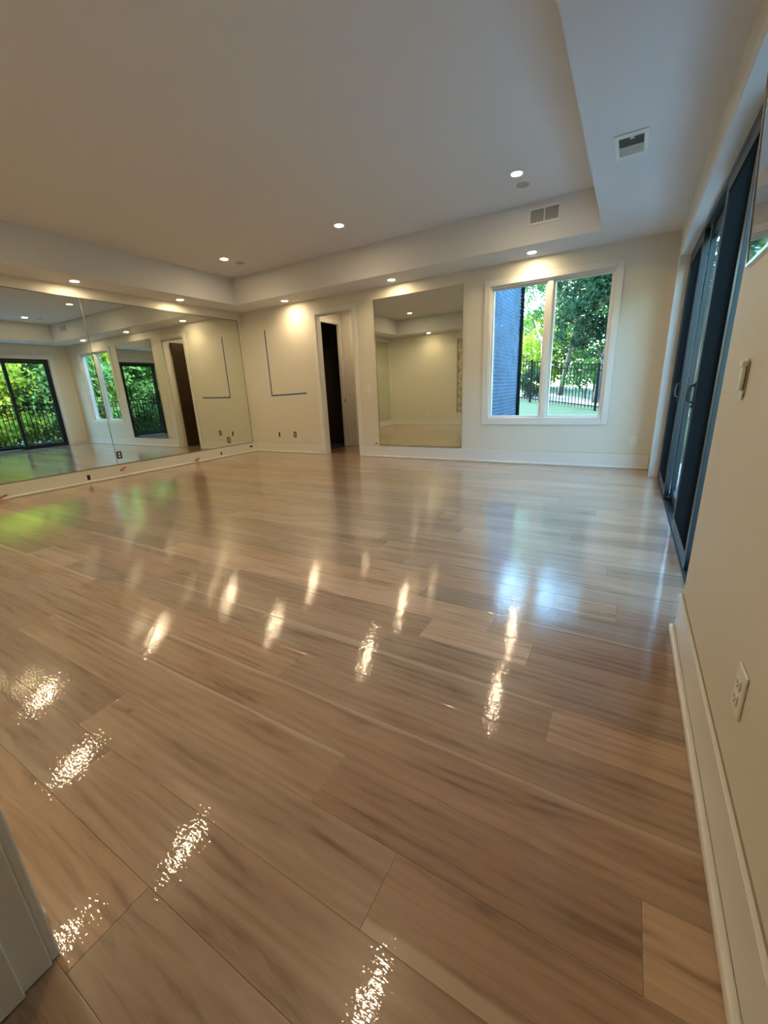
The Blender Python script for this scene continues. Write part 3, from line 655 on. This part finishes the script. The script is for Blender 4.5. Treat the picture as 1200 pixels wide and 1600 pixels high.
fence((1.95, 7.4), (1.95, -5.6), -.17, -.12, 1.33, 'black picket fence along the patio, seen mirrored through the sliding door')

# plants
def leaves(n, blobs, size, seed, flat=.6):
    r = random.Random(seed); vs_, fs = [], []
    tot = sum(b[3] * b[4] * b[5] for b in blobs)
    for (cx, cy, cz, rx, ry, rz) in blobs:
        k = int(n * rx * ry * rz / tot)
        # sub-clumps
        cl = []
        for _ in range(max(6, k // 90)):
            while True:
                a = Vector((r.uniform(-1, 1), r.uniform(-1, 1), r.uniform(-1, 1)))
                if .35 < a.length < 1: break
            cl.append(a)
        for i in range(k):
            a = r.choice(cl) + Vector((r.gauss(0, .13), r.gauss(0, .13), r.gauss(0, .13)))
            c = Vector((cx + a.x * rx, cy + a.y * ry, cz + a.z * rz))
            nrm = Vector((r.gauss(0, 1), r.gauss(0, 1), r.gauss(0, 1) + flat)).normalized()
            u = nrm.cross(Vector((r.uniform(-1, 1), r.uniform(-1, 1), r.uniform(-1, 1)))).normalized(); v = nrm.cross(u)
            s = size * r.uniform(.6, 1.3); b = len(vs_)
            vs_ += [c - u * s, c + v * s * .45, c + u * s, c - v * s * .45]; fs.append((b, b + 1, b + 2, b + 3))
    me = bpy.data.meshes.new('foliage'); me.from_pydata([tuple(v) for v in vs_], [], fs); return me
def plant(name, loc, label, cat, blobs, n, size, lm, trunks, bark, seed, group=None):
    t = thing(name, loc, label, cat, group)
    me = leaves(n, blobs, size, seed); me.materials.append(M[lm])
    f = bpy.data.objects.new('foliage', me); C.objects.link(f); f.parent = t; tag(f, kind='stuff')
    for i, (pts, rads) in enumerate(trunks):
        bm = bmesh.new(); tube(bm, pts, rads, 9)
        tr = obj('trunk' if i == 0 else 'branch', bm, M[bark], t, smooth=True); tr.location = (0, 0, 0)
    return t
def branchy(h, r, seed, n=7, lean=(0, 0), spread=1.0):
    g = random.Random(seed)
    pts = [(lean[0] * k / 6 + g.uniform(-.05, .05) * (k > 0), lean[1] * k / 6, -.3 + (h + .3) * k / 6) for k in range(7)]
    out = [(pts, [r * (1 - .11 * k) for k in range(7)])]
    for i in range(n):
        k = g.randint(2, 6); p = Vector(pts[k]); a = g.uniform(0, 2 * PI); L = g.uniform(.5, 1.3) * spread
        q = [p, p + Vector((math.cos(a) * L * .5, math.sin(a) * L * .5, L * .35)), p + Vector((math.cos(a) * L, math.sin(a) * L, L * .9)), p + Vector((math.cos(a) * L * 1.5, math.sin(a) * L * 1.5, L * 1.1))]
        out.append(([tuple(v) for v in q], [r * .4, r * .28, r * .16, r * .06]))
    return out
# trees seen through the window
plant('conifer_tree', (-1.45, 11.4, gz(-1.45, 11.4)), 'large dark evergreen tree with leaning trunk filling the right casement', 'tree',
      [(-.1, .3, 3.6, 1.15, 1.2, 1.35), (.6, .2, 4.9, 1.2, 1.1, 1.2), (.9, .3, 3.2, .9, 1.0, 1.3), (-.9, .4, 2.9, .7, .9, .8), (0.2, .3, 2.3, 1.3, 1.0, .7), (.6, .4, 6.2, 1.3, 1.2, 1.1), (-.7, .5, 4.3, 1.0, .9, 1.0), (-.3, .5, 5.6, 1.1, 1, 1.0), (.2, .5, 7.2, 1.5, 1.2, 1.0)], 30000, .072, 'leaf_dark', branchy(5.2, .12, 3, 9, (.55, .2)), 'bark', 21)
plant('deciduous_tree', (-3.55, 12.6, gz(-3.55, 12.6)), 'slim tree with pale sunlit trunk and thin bare branches behind the mullion', 'tree',
      [(-.3, 0, 3.9, .9, .9, .9), (.5, 0, 5.0, 1.0, .9, .9), (-.9, .2, 5.6, 1.0, .9, .8), (-.8, .2, 3.2, .8, .8, .9), (.2, .2, 3.0, .7, .7, .8), (-.6, .3, 4.6, .9, .8, .8)], 7500, .05, 'leaf_mid', branchy(6.8, .15, 8, 16, (.1, 0), 1.15), 'palebark', 22)
plant('deciduous_tree', (-3.0, 13.4, gz(-3.0, 13.4)), 'tree with an arching dark branch at the left of the right casement', 'tree',
      [(.2, 0, 5.3, 1.1, .9, .9), (-.2, 0, 3.6, .6, .6, .8)], 2200, .06, 'leaf_dark', branchy(5.8, .11, 5, 13, (.9, 0), 1.1), 'bark', 23)
plant('garden_shrub', (-3.75, 11.9, gz(-3.75, 11.9)), 'round dark shrub just behind the fence in the left casement', 'shrub',
      [(0, 0, .55, .62, .6, .62)], 2600, .055, 'leaf_dark', branchy(.8, .03, 6, 4), 'bark', 24)
plant('garden_shrub', (-4.6, 14.5, gz(-4.6, 14)), 'bright green leafy sapling between brick corner and pale trunk', 'shrub',
      [(0, 0, 1.9, .8, .8, 1.1)], 1500, .07, 'leaf_bright', branchy(2.6, .04, 7, 6), 'bark', 25)
plant('garden_shrub', (-.7, 14.2, gz(-.7, 14)), 'bright green bush by the right edge of the window', 'shrub',
      [(0, 0, 1.3, 1.1, .9, 1.2)], 4200, .06, 'leaf_bright', branchy(1.2, .04, 9, 4), 'bark', 26)
plant('garden_shrub', (-1.9, 12.9, gz(-1.9, 12.9)), 'loose mid green bush low behind the fence in the right casement', 'shrub',
      [(0, 0, .9, .9, .8, .65)], 2600, .06, 'leaf_mid', branchy(.9, .04, 10, 4), 'bark', 27)
for i, (x, y, r, h, lm, w) in enumerate([(-9.5, 20, 2.6, 5.0, 'leaf_mid', 'behind the brick corner'), (-6.2, 24, 3.2, 3.4, 'leaf_bright', 'far off between brick corner and mullion'), (-2.2, 23, 3.4, 6.4, 'leaf_mid', 'far behind the evergreen'), (2.4, 20, 3.4, 7.2, 'leaf_dark', 'far right beyond the window edge')]):
    plant('background_tree', (x, y, gz(max(x, -9), 14)), f'soft distant green tree {w}', 'tree', [(0, 0, h * .6, r, r, h * .55), (.4, .3, h, r * .7, r * .7, h * .3)], 9000, .15, lm, branchy(h * .8, .14, 30 + i, 7, (0, 0), 1.4), 'bark', 40 + i, 'distant trees beyond the garden')
for i, (x, y, r_, h, lm, w) in enumerate([(-4.3, 17.2, 2.0, 9.0, 'leaf_mid', 'rising above the brick corner'), (-.6, 17.4, 2.2, 10.0, 'leaf_dark', 'rising above the evergreen')]):
    plant('background_tree', (x, y, gz(x, 14)), f'tall background tree {w}', 'tree', [(0, 0, h * .78, r_, r_, h * .26), (.2, .2, h * .95, r_ * .8, r_ * .8, h * .2)], 11000, .11, lm, branchy(h * .8, .16, 50 + i, 8, (0, 0), 1.4), 'bark', 70 + i, 'distant trees beyond the garden')
# green bank outside the sliding door
hedge = [(4.3, 1.6, 1.9, 3.5, 'leaf_mid', 'straight across from the door end'), (4.6, -1.4, 2.0, 3.7, 'leaf_bright', 'facing the middle of the door'), (4.4, -4.5, 2.0, 3.5, 'leaf_mid', 'facing the near door panels'), (4.8, -7.6, 2.1, 3.6, 'leaf_bright', 'near the patio end'),
         (4.8, 4.7, 2.0, 6.6, 'leaf_bright', 'near the fence corner'), (8.3, 0.2, 2.8, 5.2, 'leaf_bright', 'second row, tallest opposite the door'), (8.3, -5.0, 2.8, 5.0, 'leaf_bright', 'second row toward the camera side'), (8.3, 5.4, 2.8, 4.9, 'leaf_mid', 'second row by the fence corner'), (8.4, -10.0, 2.8, 4.8, 'leaf_mid', 'second row at the far patio end'), (4.6, 8.8, 2.0, 7.4, 'leaf_dark', 'behind the fence corner')]
for i, (x, y, r, h, lm, w) in enumerate(hedge):
    plant('leafy_tree', (x, y, -.30), f'dense sunlit green tree outside the sliding door, {w}', 'tree',
          [(0, 0, h * .28, r * 1.0, r * 1.05, h * .28), (0, 0, h * .62, r, r, h * .30), (.1, .1, h * .88, r * .75, r * .75, h * .2)], 17000, .095 if x < 6 else .15, lm, branchy(h * .8, .13, 60 + i, 6, (0, 0), 1.2), 'bark', 80 + i, 'green trees outside the sliding door')
